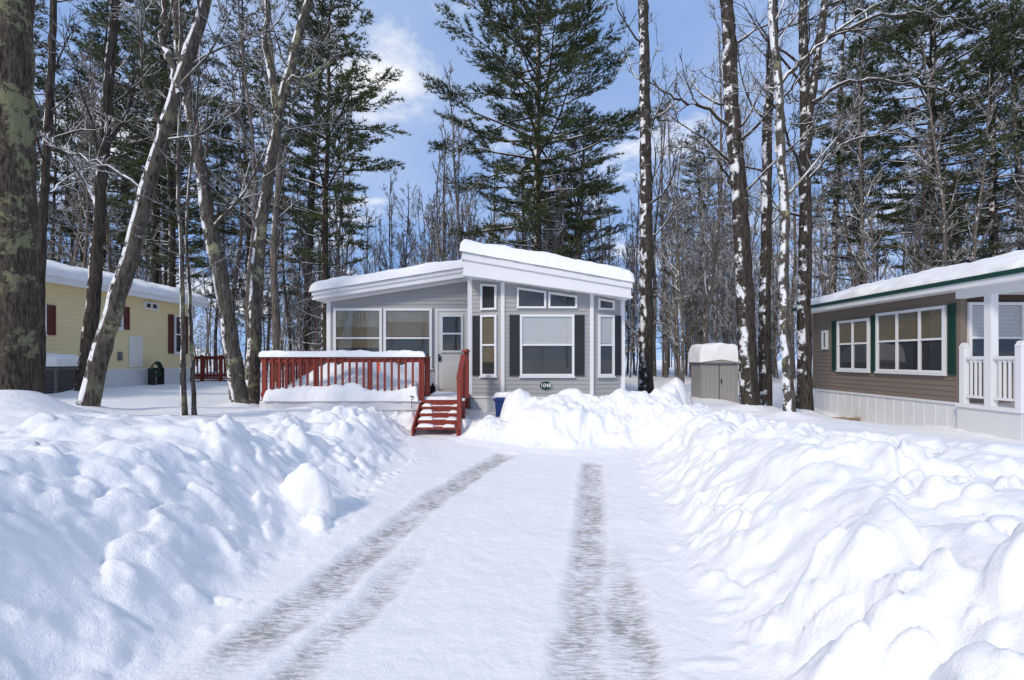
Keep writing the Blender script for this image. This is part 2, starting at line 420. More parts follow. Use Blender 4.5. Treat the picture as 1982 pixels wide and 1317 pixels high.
# ------------------------------------------------------------------ main cabin
H=EYE
B=Obj('grey_cabin')
ZB=.81
topR=lambda x:3.74-(x+1.15)*.1385       # soffit of right roof
topL=lambda x:3.31+(x+5.25)*.1512       # soffit of left roof
bl=FR(-1.05,12.9,.823,-.3);bc=FR(-.227,12.6,1,0);br=FR(1.94,12.6,.84,.3)
LL=math.hypot(.823,.3);LR=math.hypot(.84,.3)
B.siding('bay_siding','grey',bl,0,LL,ZB,topR(-1.05)+.03,topR(-.227)+.03)
B.siding('bay_siding','grey',bc,0,2.167,ZB,topR(-.227)+.03,topR(1.94)+.03)
B.siding('bay_siding','grey',br,0,LR,ZB,topR(1.94)+.03,topR(2.78)+.03)
wl_=FR(-4.96,14,1,0)
B.siding('front_siding','grey',wl_,0,3.91,ZB,topL(-4.96)+.05,topL(-1.05)+.05)
B.siding('side_siding','grey',FR(-1.05,14,0,-1),0,1.1,ZB,3.8)
B.siding('side_siding','grey',FR(2.78,12.9,0,1),0,10.9,ZB,3.25)
B.siding('side_siding','grey',FR(-4.96,23.8,0,-1),0,9.8,ZB,3.36)
B.siding('back_siding','grey',FR(2.78,23.8,-1,0),0,7.74,ZB,3.3)
B.box('core','dark',-4.9,2.72,14.05,23.7,.3,3.25)
B.box('core','dark',-1.0,2.7,13.0,14.04,.3,3.2)
for nm,fr,L in (('a',bl,LL),('b',bc,2.167),('c',br,LR)):
    B.boxl('skirting','skirt',fr,0,L,.1,ZB-.004,-.03,-.005)
    u=.08
    while u<L: B.boxl('skirting','skirt',fr,u,u+.02,.1,ZB-.01,-.006,.004);u+=.13
    B.boxl('trim','white',fr,0,L,ZB-.03,ZB+.02,.004,.026)
B.boxl('skirting','skirt',wl_,0,3.91,.1,ZB-.004,-.03,-.005)
B.boxl('skirting','skirt',FR(2.78,12.9,0,1),0,10.9,.1,ZB-.004,-.03,-.005)
B.boxl('skirting','skirt',FR(-4.96,23.8,0,-1),0,9.8,.1,ZB-.004,-.03,-.005)
def ctrim(x,y,z1,w=.055):
    B.box('corner_trim','white',x-w,x+w,y-.035,y+.05,ZB-.02,z1)
ctrim(-1.05,12.9,topR(-1.05));ctrim(-.227,12.59,topR(-.227),.045);ctrim(1.94,12.59,topR(1.94),.045);ctrim(2.76,12.9,topR(2.76))
ctrim(-4.96,14,topL(-4.96));
B.box('corner_trim','white',-1.135,-1.05,13.93,14.02,ZB,topL(-1.1))
B.prism('roof','white',FR(0,0,1,0),[(-1.15,3.74),(2.82,3.19),(2.82,3.56),(-1.15,4.27)],-24.2,-12.22)
B.prism('roof','white',FR(0,0,1,0),[(-5.25,3.31),(-1.155,3.93),(-1.155,4.17),(-5.25,3.52)],-24.2,-13.62)
B.prism('fascia','white',FR(0,0,1,0),[(-1.17,4.10),(2.84,3.42),(2.84,3.555),(-1.17,4.272)],-12.219,-12.17)
B.prism('fascia','white',FR(0,0,1,0),[(-1.17,3.725),(2.84,3.175),(2.84,3.23),(-1.17,3.79)],-12.219,-12.18)
B.prism('fascia','white',FR(0,0,1,0),[(-5.27,3.41),(-1.16,4.06),(-1.16,4.168),(-5.27,3.518)],-13.619,-13.58)
B.prism('fascia','white',FR(0,0,1,0),[(-5.27,3.30),(-1.16,3.915),(-1.16,3.95),(-5.27,3.34)],-13.619,-13.59)
B.box('fascia','white',-1.19,-1.152,12.2,13.57,4.10,4.26)
for i in range(60):
    x=-1.1+3.9*rng.random();z=3.725-(x+1.17)*.137;B.cyl('icicles','skirt',(x,12.2,z+.005),(x,12.2,z-rng.uniform(.02,.07)),.006,5,.001)
B.prism('trim','white',wl_,[(0.06,topL(-4.9)-.07),(3.82,topL(-1.14)-.07),(3.82,topL(-1.14)),(0.06,topL(-4.9))],.018,.034)
window(B,wl_,.15,1.44,H-.24,H+1.36,bars=(H+.56,),inner=[('curtain',H+.86,H+1.3,'c'),('tanblind',H+.58,H+.86,'slat'),('tanblind',H+.3,H+.54,'slat')],t=.06)
window(B,wl_,1.50,2.79,H-.24,H+1.36,bars=(H+.56,),inner=[('curtain',H+1.0,H+1.3,'c'),('tanblind',H+.58,H+1.0,'slat')],t=.06)
du=2.92
B.boxl('door_frame','white',wl_,du-.03,du+.04,ZB,H+1.29,.014,.075)
B.boxl('door_frame','white',wl_,du+.80,du+.87,ZB,H+1.29,.014,.075)
B.boxl('door_frame','white',wl_,du-.03,du+.87,H+1.29,H+1.36,.014,.078)
B.boxl('door_slab','cream',wl_,du+.04,du+.80,ZB+.02,H+1.29,.014,.045)
window(B,FR(-4.96,13.969,1,0),du+.13,du+.71,H+.18,H+1.18,bars=(H+.68,),inner=[],t=.045,pre='door_window',sill=False)
B.boxl('door_panel','white',wl_,du+.12,du+.72,ZB+.12,ZB+.82,.045,.052)
B.boxl('door_panel_center','cream',wl_,du+.15,du+.69,ZB+.15,ZB+.79,.052,.058)
B.cyl('door_handle','black',wl_.p(du+.08,H+.10,.045),wl_.p(du+.08,H+.10,.12),.028)
B.boxl('lock_box','black',wl_,du+.055,du+.125,H-.06,H+.055,.05,.09)
B.boxl('wall_lantern','black',wl_,3.80,3.86,H+1.02,H+1.2,.016,.04)
B.cyl('wall_lantern','black',wl_.p(3.83,H+1.18,.03),wl_.p(3.83,H+1.2,.14),.012,8)
B.cyl('wall_lantern','black',wl_.p(3.83,H+1.03,.14),wl_.p(3.83,H+1.17,.14),.04,6,.065)
B.cyl('wall_lantern','black',wl_.p(3.83,H+1.17,.14),wl_.p(3.83,H+1.26,.14),.08,6,.01)
zl,zh,zm=H-.41,H+1.07,H+.34
window(B,bl,.317,.724,zl,zh,bars=(zm,),inner=[('tanblind',H-.1,H+1.02,'slat')],t=.04)
window(B,bl,.317,.724,H+1.21,H+1.84,H+1.80,t=.04,sill=False)
shutter(B,bl,.09,.29,zl,zh,'shut')
window(B,bc,.43,1.73,zl,zh,bars=(zm,),inner=[('blind',H+.36,H+1.03,'slat')],t=.045)
window(B,bc,.353,1.047,H+1.235,H+1.73,H+1.635,t=.04,sill=False)
window(B,bc,1.12,1.80,H+1.235,H+1.62,H+1.525,t=.04,sill=False)
shutter(B,bc,.165,.415,zl,zh,'shut');shutter(B,bc,1.745,1.985,zl,zh,'shut')
window(B,br,.17,.595,zl,zh,bars=(zm,),inner=[('blind',H+.36,H+1.02,'slat')],t=.04)
window(B,br,.17,.595,H+1.21,H+1.47,H+1.42,t=.035,sill=False)
shutter(B,br,.61,.80,zl,zh,'shut')
def ellipse(cx,cz,rx,rz,n=36): return [(cx+rx*math.cos(2*math.pi*i/n),cz+rz*math.sin(2*math.pi*i/n)) for i in range(n)]
B.prism('number_plaque_rim','white',bc,ellipse(1.05,1.10,.168,.122),.018,.034)
B.prism('number_plaque','signgreen',bc,ellipse(1.05,1.10,.158,.112),.034,.042)
B.done()
cabin=B.root
tc=bpy.data.curves.new('house_number','FONT');tc.body='1048';tc.size=.135;tc.align_x='CENTER';tc.align_y='CENTER';tc.extrude=.003;tc.offset=.0015
to=link(bpy.data.objects.new('house_number',tc),cabin);to.location=(-.227+1.05,12.6-.046,1.10);to.rotation_euler=(math.radians(90),0,0)
tc.materials.append(M['white'])
snow_slab('roof_snow',cabin,-1.24,2.90,12.12,24.2,lambda x,y:4.268-(x+1.15)*.1788+0*y,.34,.2,(70,90),.14,1,.03,.0)
snow_slab('roof_snow_left',cabin,-5.33,-1.16,13.53,24.2,lambda x,y:3.518+(x+5.25)*.1585+0*y,.29,.2,(70,90),.16,2,.03,.0)

# ------------------------------------------------------------------ deck
D=Obj('red_deck')
D.box('deck_boards','red',-5.36,-1.03,11.0,13.98,.82,.87)
D.box('deck_skirt','skirt',-5.34,-1.95,11.03,11.06,.2,.80)
D.box('deck_rim','skirt',-5.37,-1.93,10.985,11.028,.66,.855)
D.box('deck_rim','skirt',-5.375,-5.345,11.03,13.98,.2,.855)
x=-5.2
while x<-2: D.box('deck_skirt','skirt',x,x+.02,11.015,11.029,.2,.655);x+=.14
def rail_x(O,x0,x1,y,z0,z1,sp=.135,mat='red'):
    O.box('top_rail',mat,x0,x1,y-.07,y+.07,z1-.035,z1)
    O.box('upper_rail',mat,x0,x1,y-.02,y+.02,z1-.125,z1-.037)
    O.box('lower_rail',mat,x0,x1,y-.02,y+.02,z0+.07,z0+.15)
    x=x0+sp*.6
    while x<x1-.03: O.box('balusters',mat,x,x+.04,y-.058,y-.021,z0+.03,z1-.04);x+=sp
def rail_y(O,x,y0,y1,z0,z1,sp=.135,mat='red'):
    O.box('top_rail',mat,x-.07,x+.07,y0,y1,z1-.034,z1+.001)
    O.box('upper_rail',mat,x-.02,x+.02,y0,y1,z1-.125,z1-.037)
    O.box('lower_rail',mat,x-.02,x+.02,y0,y1,z0+.07,z0+.15)
    y=y0+sp*.6
    while y<y1-.03: O.box('balusters',mat,x+.021,x+.058,y,y+.04,z0+.03,z1-.04);y+=sp
rz=1.80
rail_x(D,-5.38,-1.88,11.08,.87,rz,.15)
rail_y(D,-5.30,11.16,13.9,.87,rz,.15)
rail_y(D,-1.92,11.16,11.75,.87,rz,.12)
for x,y in ((-5.31,11.09),(-4.2,11.09),(-3.05,11.09),(-1.93,11.09),(-1.93,11.8),(-5.31,12.5),(-5.31,13.85)):
    D.box('posts','red',x-.045,x+.045,y-.045,y+.045,.5,rz-.036)
n=4;RUN=.22
for i in range(n):
    y1=11.0-i*RUN;zt=.87-.115*(i+1)+.0
    D.box('treads','red',-1.90,-1.09,y1-RUN-.02,y1-.003,zt-.04,zt)
    D.box('risers','red',-1.88,-1.11,y1-.02,y1-.001,zt+.002,zt+.075)
D.prism('stringers','red',FR(-1.93,11.0,0,-1),[(0,.3),(.92,.2),(.92,.40),(0,.84)],.0,.035)
D.prism('stringers','red',FR(-1.05,11.0,0,-1),[(0,.3),(.92,.2),(.92,.40),(0,.84)],.0,.035)
for y,zb,zt in ((12.0,.6,1.98),(11.0,.4,1.84),(10.15,.2,1.33)):
    D.box('posts','red',-1.08,-1.0,y-.04,y+.04,zb,zt)
fs=FR(-1.01,11.0,0,-1)
D.prism('stair_rail','red',fs,[(-.02,1.79),(.90,1.33),(.90,1.38),(-.02,1.85)],-.02,.08)
D.prism('stair_rail','red',fs,[(0,1.0),(.85,.56),(.85,.63),(0,1.07)],.0,.04)
D.box('stair_rail','red',-1.08,-.98,11.04,12.05,1.90,1.94)
for i in range(6):
    u=.1+i*.125;D.boxl('balusters','red',fs,u,u+.035,1.0-.5*u,1.79-.5*u,.041,.066)
for i in range(6):
    y=11.12+i*.14;D.box('balusters','red',-1.04,-1.0,y,y+.035,.9,1.9)
for x,y,z in ((-2.12,10.93,.9),(-.93,9.9,.95)):
    D.cyl('solar_light_stake','black',(x,y,z-.2),(x,y,z),.008,6);D.cyl('solar_light_lens','white',(x,y,z),(x,y,z+.05),.025,10,.03);D.cyl('solar_light_cap','black',(x,y,z+.05),(x,y,z+.065),.045,10,.03)
D.prism('ribbon','orange',W0,[(-2.87,1.61),(-2.835,1.70),(-2.80,1.62),(-2.815,1.57),(-2.79,1.44),(-2.83,1.52),(-2.865,1.42),(-2.85,1.56)],-10.99,-10.985)
D.done(bevel=('top_rail','posts','treads'))
deck=D.root
snow_slab('rail_snow',deck,-5.40,-1.86,10.98,11.19,lambda x,y:rz+0*x,.12,.09,(120,16),.35,3,.03,.01)
snow_slab('rail_snow_side',deck,-5.41,-5.20,11.1,13.95,lambda x,y:rz+0*x,.11,.09,(16,80),.3,4,.03,.01)
def deckz(x,y):
    b=.87+.0*x
    for cx_,cy_,r,h in ((-4.0,12.3,.7,.30),(-3.35,12.0,.6,.46),(-2.65,12.4,.6,.44),(-4.7,12.9,.6,.3),(-2.2,12.9,.4,.35)):
        b=b+h*np.exp(-(((x-cx_)**2+(y-cy_)**2)/r**2)**1.6)
    return b
snow_slab('deck_snow',deck,-5.28,-1.98,10.93,13.9,deckz,.27,.12,(110,80),.45,5,.07,.02)
snow_slab('landing_snow',deck,-1.95,-1.1,11.1,12.8,lambda x,y:.87+0*x,.05,.1,(20,20),.5,6,.03,.01)
for i in range(4):
    y1=11.0-i*RUN;zt=.87-.115*(i+1)
    snow_slab('step_snow',deck,-1.88,-1.68+.05*i,y1-RUN,y1-.01,lambda x,y,zt=zt:zt+0*x,.05,.08,(16,12),.5,10+i,.03,.005)
    snow_slab('step_snow',deck,-1.26-.03*i,-1.11,y1-RUN,y1-.01,lambda x,y,zt=zt:zt+0*x,.045,.07,(14,12),.5,20+i,.03,.005)
    snow_slab('step_snow',deck,-1.70,-1.2,y1-.10,y1-.01,lambda x,y,zt=zt:zt+0*x,.018,.05,(24,8),.9,30+i,.03,.005)

# ------------------------------------------------------------------ blue bin
Bn=Obj('blue_bin')
Bn.prism('body','blue',FR(0,0,1,0),[(-.34,.2),(.12,.2),(.17,.82),(-.39,.82)],-12.1,-11.65)
Bn.box('rim','blue',-.42,.20,11.61,12.14,.80,.845)
Bn.prism('lid','blue',FR(0,0,1,0),[(-.41,.848),(.19,.848),(.15,.885),(-.37,.885)],-12.13,-11.60)
Bn.done();snow_slab('bin_snow',Bn.root,-.42,.2,11.6,12.14,lambda x,y:.88+0*x,.10,.1,(24,20),.3,7,.03,.01)

# ------------------------------------------------------------------ taupe house, right
R=Obj('taupe_house')
rw=FR(9.0,15.4,0,-1);rf=FR(9.0,10.36,1,0)
L=15.4-10.36
R.siding('side_siding','brown',rw,0,L,.87,3.2,sp=.11)
R.siding('front_siding','brown',rf,0,4.6,.87,H+1.15,sp=.11)
R.siding('gable_shingle','shingle',rf,0,2.3,H+1.17,3.25,3.8,sp=.14)
R.siding('gable_shingle','shingle',rf,2.3,4.6,H+1.17,3.8,3.25,sp=.14)
R.box('core','dark',9.03,13.55,10.4,15.35,.2,3.2)
R.siding('back_siding','brown',FR(13.6,15.4,-1,0),0,4.6,.87,3.2,sp=.11)
R.siding('back_siding','brown',FR(13.6,10.36,0,1),0,L,.87,3.2,sp=.11)
R.boxl('skirting','skirt',rw,0,L,-.1,.865,-.03,-.002)
u=.2
while u<L: R.boxl('skirting','skirt',rw,u,u+.02,-.1,.83,-.002,.008);u+=.3
R.boxl('skirting','white',rw,0,L,.82,.87,-.002,.03)
R.boxl('corner_trim','brown',rw,L-.09,L+.02,.87,3.2,.005,.03);R.boxl('corner_trim','brown',rf,-.028,.09,.87,3.2,.005,.03)
R.boxl('corner_trim','brown',rw,-.02,.08,.87,3.2,.005,.03)
window(R,rw,1.2,2.45,H-.30,H+1.02,bars=(H+.40,),cols=2,inner=[('tanblind',H+.42,H+.96,'slat')],t=.055)
window(R,rw,2.72,4.72,H-.30,H+1.10,bars=(H+.42,),cols=3,inner=[('tanblind',H+.44,H+1.04,'slat')],t=.055)
shutter(R,rw,.93,1.15,H-.33,H+1.05,'green');shutter(R,rw,2.50,2.66,H-.33,H+1.08,'green');shutter(R,rw,4.78,4.97,H-.33,H+1.13,'green')
window(R,rw,.50,.72,H+.28,H+.80,t=.05,sill=False)
window(R,rf,.12,1.22,H-.02,H+1.12,bars=(H+.42,),cols=2,inner=[('blind',H+.44,H+1.06,'slat')],t=.05)
window(R,rf,1.9,3.4,H-.02,H+1.12,bars=(H+.42,),cols=2,t=.05)
R.prism('roof','white',W0,[(8.6,3.10),(9.0,3.10),(11.3,3.68),(13.6,3.10),(14.0,3.10),(14.0,3.24),(11.3,3.92),(8.6,3.24)],-15.8,-10.2)
R.prism('roof','white',W0,[(8.6,3.10),(8.95,3.10),(11.3,3.68),(13.6,3.10),(14.0,3.10),(14.0,3.24),(11.3,3.92),(8.6,3.24)],-10.199,-8.3)
R.prism('drip_edge','green',W0,[(8.57,3.205),(8.598,3.205),(8.598,3.262),(11.3,3.94),(11.3,3.97),(8.57,3.285)],-15.83,-8.27)
R.prism('drip_edge','green',W0,[(8.6,3.17),(11.3,3.85),(14,3.17),(14,3.25),(11.3,3.93),(8.6,3.25)],-8.299,-8.27)
R.box('porch_floor','white',8.86,13.6,9.0,10.33,.80,.87)
R.box('porch_skirt','skirt',8.90,8.93,9.03,10.33,-.1,.795)
R.box('porch_skirt','skirt',8.94,13.6,9.03,9.06,-.1,.795)
R.box('porch_posts','white',8.90,9.04,9.60,9.74,.871,2.95);R.box('porch_posts','white',13.4,13.54,9.1,9.24,.871,3.1);R.box('porch_posts','white',11.2,11.34,9.1,9.24,.871,3.1)
R.box('porch_beam','white',8.87,9.05,8.4,10.33,2.95,3.099)
R.box('porch_ceiling','white',9.06,13.5,8.4,10.33,3.03,3.09)
for y in (9.10,10.24): 
    R.box('porch_posts','white',8.91,9.02,y-.055,y+.055,.871,1.97);R.prism('porch_posts','white',W0,[(8.90,1.971),(9.03,1.971),(8.965,2.07)],-y-.06,-y+.06)
for (a,b) in ((9.16,9.59),(9.75,10.18)):
    R.box('porch_rail','white',8.93,9.0,a,b,1.74,1.80);R.box('porch_rail','white',8.94,8.99,a,b,.99,1.04)
    y=a+.03
    while y<b-.03: R.box('porch_rail','white',8.95,8.98,y,y+.03,1.04,1.74);y+=.095
R.box('porch_rail','white',9.03,11.2,9.08,9.14,1.74,1.80);R.box('porch_rail','white',9.03,11.2,9.085,9.135,.99,1.04)
x=9.1
while x<11.15: R.box('porch_rail','white',x,x+.03,9.095,9.125,1.04,1.74);x+=.11
R.done()
snow_slab('roof_snow',R.root,8.66,13.95,8.32,15.8,lambda x,y:3.25+.252*(np.minimum(x,11.3)-8.6)-.252*np.maximum(0,x-11.3),.20,.35,(60,90),.35,8,.06,.02)
Lp=Obj('lumber_scraps')
for i,(y,x,a) in enumerate(((13.9,8.6,.2),(13.5,8.5,-.1),(13.2,8.7,.4))):
    z=gz(8.6,13.5)+.03*i;Lp.boxl('board_%d'%i,'lumber',FR(x-.3,y,math.cos(a),math.sin(a)),0,.7,z,z+.04,0,.12)
Lp.done()

# ------------------------------------------------------------------ yellow house, left
Yh=Obj('yellow_house')
yw=FR(-11.7,8,0,1);YL=10.9
Yh.siding('side_siding','yellow',yw,0,YL,1.43,3.75,sp=.115)
Yh.siding('end_siding','yellow',FR(-11.7,18.9,-1,0),0,2.2,1.43,3.7,4.2,sp=.115)
Yh.siding('end_siding','yellow',FR(-11.7,18.9,-1,0),2.2,4.4,1.43,4.2,3.7,sp=.115)
Yh.siding('end_siding','yellow',FR(-16.1,8,1,0),0,2.2,1.43,3.7,4.2,sp=.115)
Yh.siding('end_siding','yellow',FR(-16.1,8,1,0),2.2,4.4,1.43,4.2,3.7,sp=.115)
Yh.box('core','dark',-16,-11.75,8.05,18.85,.4,3.6)
Yh.boxl('skirting','skirt',yw,0,YL,.3,1.425,-.03,-.003);Yh.box('skirting','skirt',-16.1,-11.74,8.02,18.86,.3,1.42)
Yh.boxl('trim','white',yw,0,YL,1.39,1.44,.0,.03)
Yh.boxl('trim','white',yw,YL-.08,YL+.02,1.43,3.7,.005,.03)
Yh.prism('roof','white',W0,[(-11.42,3.66),(-11.42,3.84),(-13.9,4.42),(-16.4,3.84),(-16.4,3.66),(-13.9,4.2)],-19.3,-7.6)
Yh.box('fascia','white',-11.419,-11.38,7.6,19.3,3.64,3.86)
uy=lambda y:y-8
window(Yh,yw,uy(12.45),uy(12.9),H+.62,H+1.34,bars=(H+1.0,),inner=[('blind',H+.8,H+1.3,'slat')],t=.045);shutter(Yh,yw,uy(12.95),uy(13.2),H+.60,H+1.36,'maroon');shutter(Yh,yw,uy(12.15),uy(12.4),H+.60,H+1.36,'maroon')
window(Yh,yw,uy(15.1),uy(15.45),H+.9,H+1.55,bars=(H+1.2,),t=.045);shutter(Yh,yw,uy(15.5),uy(15.75),H+.88,H+1.57,'maroon')
window(Yh,yw,uy(17.85),uy(18.25),H+.2,H+1.5,bars=(H+.85,),t=.045);shutter(Yh,yw,uy(17.55),uy(17.8),H+.18,H+1.52,'maroon');shutter(Yh,yw,uy(18.3),uy(18.58),H+.18,H+1.52,'maroon')
window(Yh,yw,uy(16.4),uy(17.0),H+1.60,H+1.82,cols=2,t=.04,sill=False)
Yh.boxl('utility_door','white',yw,uy(15.75),uy(16.3),1.50,2.45,.016,.045);Yh.boxl('utility_door_panel','cream',yw,uy(15.79),uy(16.26),1.54,2.41,.045,.052)
Yh.boxl('meter_box','acgrey',yw,uy(15.3),uy(15.42),1.7,1.95,.016,.08)
Yh.done()
snow_slab('roof_snow',Yh.root,-16.45,-11.36,7.6,19.35,lambda x,y:3.85+.235*np.minimum(-11.42-x,2.5)-.235*np.maximum(0,-13.9-x),.25,.25,(50,90),.25,9,.05,.03)
Hr=Obj('garden_hose_reel')
c0=Vector((-11.4,16.55,1.42))
for k in range(5):
    prev=None
    rr=.17+.018*k
    for i in range(25):
        q=2*math.pi*i/24;p=c0+Vector((.02*k-.04,math.cos(q)*rr,math.sin(q)*rr))
        if prev is not None: Hr.cyl('hose_coil','hose',prev,p,.016,6)
        prev=p
Hr.cyl('hub','black',c0-Vector((.12,0,0)),c0+Vector((.1,0,0)),.05)
for dy in (-.2,.2): Hr.box('stand','black',-11.52,-11.28,16.55+dy-.015,16.55+dy+.015,.85,1.45)
Hr.box('stand','black',-11.53,-11.27,16.33,16.77,.99,1.02)
Hr.done()
Ac=Obj('air_conditioner_unit')
Ac.box('cabinet','acgrey',-11.3,-10.5,11.9,12.6,.8,1.55);Ac.box('top_cover','black',-11.32,-10.48,11.88,12.62,1.551,1.59)
for i in range(14):
    z=.88+i*.045;Ac.box('louvres','black',-11.25,-10.55,11.885,11.899,z,z+.02);Ac.box('louvres','black',-10.499,-10.485,11.95,12.55,z,z+.02)
Ac.done();snow_slab('unit_snow',Ac.root,-11.35,-10.45,11.85,12.65,lambda x,y:1.585+0*x,.27,.2,(30,30),.2,11,.03,.01)
Nd=Obj('neighbor_red_deck')
Nd.box('deck_boards','red',-13.2,-11.5,20.4,22,.93,.98);rail_x(Nd,-13.2,-11.5,20.5,.98,1.86,.13);rail_y(Nd,-11.55,20.6,22,.98,1.86,.13)
for x in (-13.2,-12.3,-11.55): Nd.box('posts','red',x-.05,x+.05,20.45,20.55,.4,1.9)
Nd.done()
snow_slab('deck_snow',Nd.root,-13.2,-11.5,20.6,21.9,lambda x,y:.98+0*x,.2,.15,(20,20),.2,12)
# ------------------------------------------------------------------ shed
S=Obj('garden_shed')
sx0,sx1=5.86,6.97
S.box('walls','shed',sx0,sx1,16,16.9,.3,1.62)
for i in range(9):
    x=sx0+.02+i*.125;S.box('panel_ribs','shed',x,x+.016,15.985,15.999,.35,1.60)
S.box('door_seam','black',6.41,6.42,15.98,15.99,.4,1.55);S.box('handle','black',6.46,6.49,15.955,15.985,1.0,1.12)
S.box('corner','shed',sx0-.02,sx0+.01,15.97,16.02,.3,1.62);S.box('corner','shed',sx1-.01,sx1+.02,15.97,16.02,.3,1.62)
S.prism('roof','shed',W0,[(sx0-.07,1.62),(sx1+.07,1.62),(sx1,1.70),(6.42,1.80),(sx0,1.70)],-17.0,-15.9)
S.done()
snow_slab('roof_snow',S.root,sx0-.08,sx1+.08,15.88,17.0,lambda x,y:1.68+.1*(1-np.abs(x-6.42)/.7),.48,.14,(40,40),.06,13,.03,.05)

# ------------------------------------------------------------------ trees
def tube(G,P,Rr,k,m=0,rough=0.0,rg=rng):
    P=np.asarray(P,float);Rr=np.asarray(Rr,float);n=len(P)
    T=np.gradient(P,axis=0);T/=np.linalg.norm(T,axis=1)[:,None]+1e-9
    ref=np.array([1.,0,0]) if abs(T[0,2])>.7 else np.array([0,0,1.])
    A=np.cross(T,ref);A/=np.linalg.norm(A,axis=1)[:,None]+1e-9
    Bv=np.cross(T,A)
    q=np.arange(k)*2*np.pi/k
    rad=Rr[:,None]*np.ones(k)
    if rough>0: rad=rad*(1+rough*rg.standard_normal((n,k)))
    V=P[:,None,:]+rad[...,None]*(np.cos(q)[None,:,None]*A[:,None,:]+np.sin(q)[None,:,None]*Bv[:,None,:])
    i=np.arange(n*k).reshape(n,k);j=np.roll(i,-1,axis=1)
    Q=np.stack([i[:-1],i[1:],j[1:],j[:-1]],-1).reshape(-1,4)
    v=V.reshape(-1,3);a,b,c=v[Q[0,0]],v[Q[0,1]],v[Q[0,2]]
    if np.dot(np.cross(b-a,c-a),a-P[0])<0: Q=Q[:,::-1]
    G.add(v,q=Q,m=m)
def curve(p,d,L,n,up,jit,rg):
    pts=[p.copy()];d=d/np.linalg.norm(d);s=L/(n-1)
    for i in range(n-1):
        d=d+rg.standard_normal(3)*jit+np.array([0,0,up]);d/=np.linalg.norm(d);p=p+d*s;pts.append(p.copy())
    return np.array(pts)
def resample(P,n):
    P=np.asarray(P,float);s=np.r_[0,np.cumsum(np.linalg.norm(np.diff(P,axis=0),axis=1))]
    t=np.linspace(0,s[-1],n)
    Q=np.stack([np.interp(t,s,P[:,i]) for i in range(3)],1)
    for _ in range(3): Q[1:-1]=.25*Q[:-2]+.5*Q[1:-1]+.25*Q[2:]
    return Q
def limbs(G,P,Rr,n0,start,L0,rg,sub=(6,4),rmin=.010,ang=(.6,1.1),m=0,up=.10):
    n=len(P)
    for b in range(n0):
        t=start+(1-start)*((b+rg.random())/n0);f=t*(n-1);i=min(int(f),n-2);w=f-i
        p=P[i]*(1-w)+P[i+1]*w;r=Rr[i]*(1-w)+Rr[i+1]*w
        tan=P[i+1]-P[i];tan/=np.linalg.norm(tan)
        az=rg.random()*2*np.pi;a=rg.uniform(*ang)
        d=tan*math.cos(a)+np.array([math.cos(az),math.sin(az),0])*math.sin(a)
        L=L0*rg.uniform(.45,1.15)*(1-.55*(t-start)/(1-start+1e-6))
        r0=min(r*.5,max(rmin*1.6,.014*L+.004))
        c=curve(p,d,L,8,up,.13,rg);tube(G,c,np.linspace(r0,rmin*.8,8),5,m)
        for s in range(sub[0]):
            u=rg.uniform(.25,.98);k=min(int(u*7),6);q=c[k]+(c[k+1]-c[k])*(u*7-k)
            dd=(c[k+1]-c[k]);dd/=np.linalg.norm(dd);dd=dd+rg.standard_normal(3)*.55
            l2=L*rg.uniform(.2,.5);c2=curve(q,dd,l2,6,up*.8,.16,rg);tube(G,c2,np.linspace(max(rmin,r0*.4),rmin*.6,6),3,m)
            for s3 in range(sub[1]):
                k3=rg.integers(1,5);d3=c2[k3+1-1]-c2[k3-1];d3/=np.linalg.norm(d3);d3=d3+rg.standard_normal(3)*.6
                c3=curve(c2[k3],d3,l2*rg.uniform(.3,.7),4,.08,.18,rg);tube(G,c3,np.linspace(rmin*.75,rmin*.45,4),3,m)
def near_tree(name,stems,mat,n0=16,start=.35,L0=2.6,seed=0,sub=(6,4),rmin=.009,extra=(),ang=(.7,1.35)):
    rg=np.random.default_rng(seed);G=Geo()
    for pts,ra,rb in stems:
        L=sum(math.dist(a,b) for a,b in zip(pts[:-1],pts[1:]))
        n=max(12,int(L/.22));P=resample(pts,n);P[1:]+=.025*np.cumsum(rg.standard_normal((n-1,3))*np.array([1,1,0]),axis=0)*.4
        s=np.linspace(0,1,n);Rr=ra+(rb-ra)*s;Rr=Rr*(1+.35*np.exp(-s*L/.35))
        Rr=Rr*(1+.03*rg.standard_normal(n))
        tube(G,P,Rr,16 if ra>.08 else 8,0,.03,rg)
        limbs(G,P,Rr,n0,start,L0,rg,sub,rmin,ang,0,.06)
    for pts,ra,rb in extra:
        P=resample(pts,18);P[1:]+=.03*rg.standard_normal((17,3));Rr=np.linspace(ra,rb,18);tube(G,P,Rr,8,0,.05,rg);limbs(G,P,Rr,8,.25,1.1,rg,(5,3),rmin)
    link(bpy.data.objects.new(name,G.mesh(name,[mat])))
near_tree('old_maple_tree',[([(-6.36,6.5,.9),(-6.31,6.5,2),(-6.28,6.5,6.5),(-6.2,6.7,11),(-6.1,6.6,16)],.29,.12)],'barkbig',10,.45,3.5,1)
near_tree('maple_tree',[([(-7.05,8.5,.6),(-6.75,8.5,1.9),(-6.30,8.5,3.24),(-5.87,8.5,4.85),(-5.45,8.5,6.13),(-5.02,8.6,7.66),(-4.6,8.7,9.5),(-4.4,8.8,12)],.15,.05)],'barklean',14,.38,2.4,2,
  extra=[([(-5.45,8.5,6.1),(-5.75,8.5,7.0),(-5.7,8.5,8.2)],.07,.02),([(-6.0,8.5,4.5),(-6.6,8.4,4.9),(-7.5,8.4,5.2)],.03,.01)])
near_tree('maple_tree',[([(-9.97,12,.9),(-9.7,12,3.5),(-9.43,12,6.5),(-9.19,12,10.1),(-9.0,12,15)],.15,.05)],'barkdark',18,.3,2.8,3)
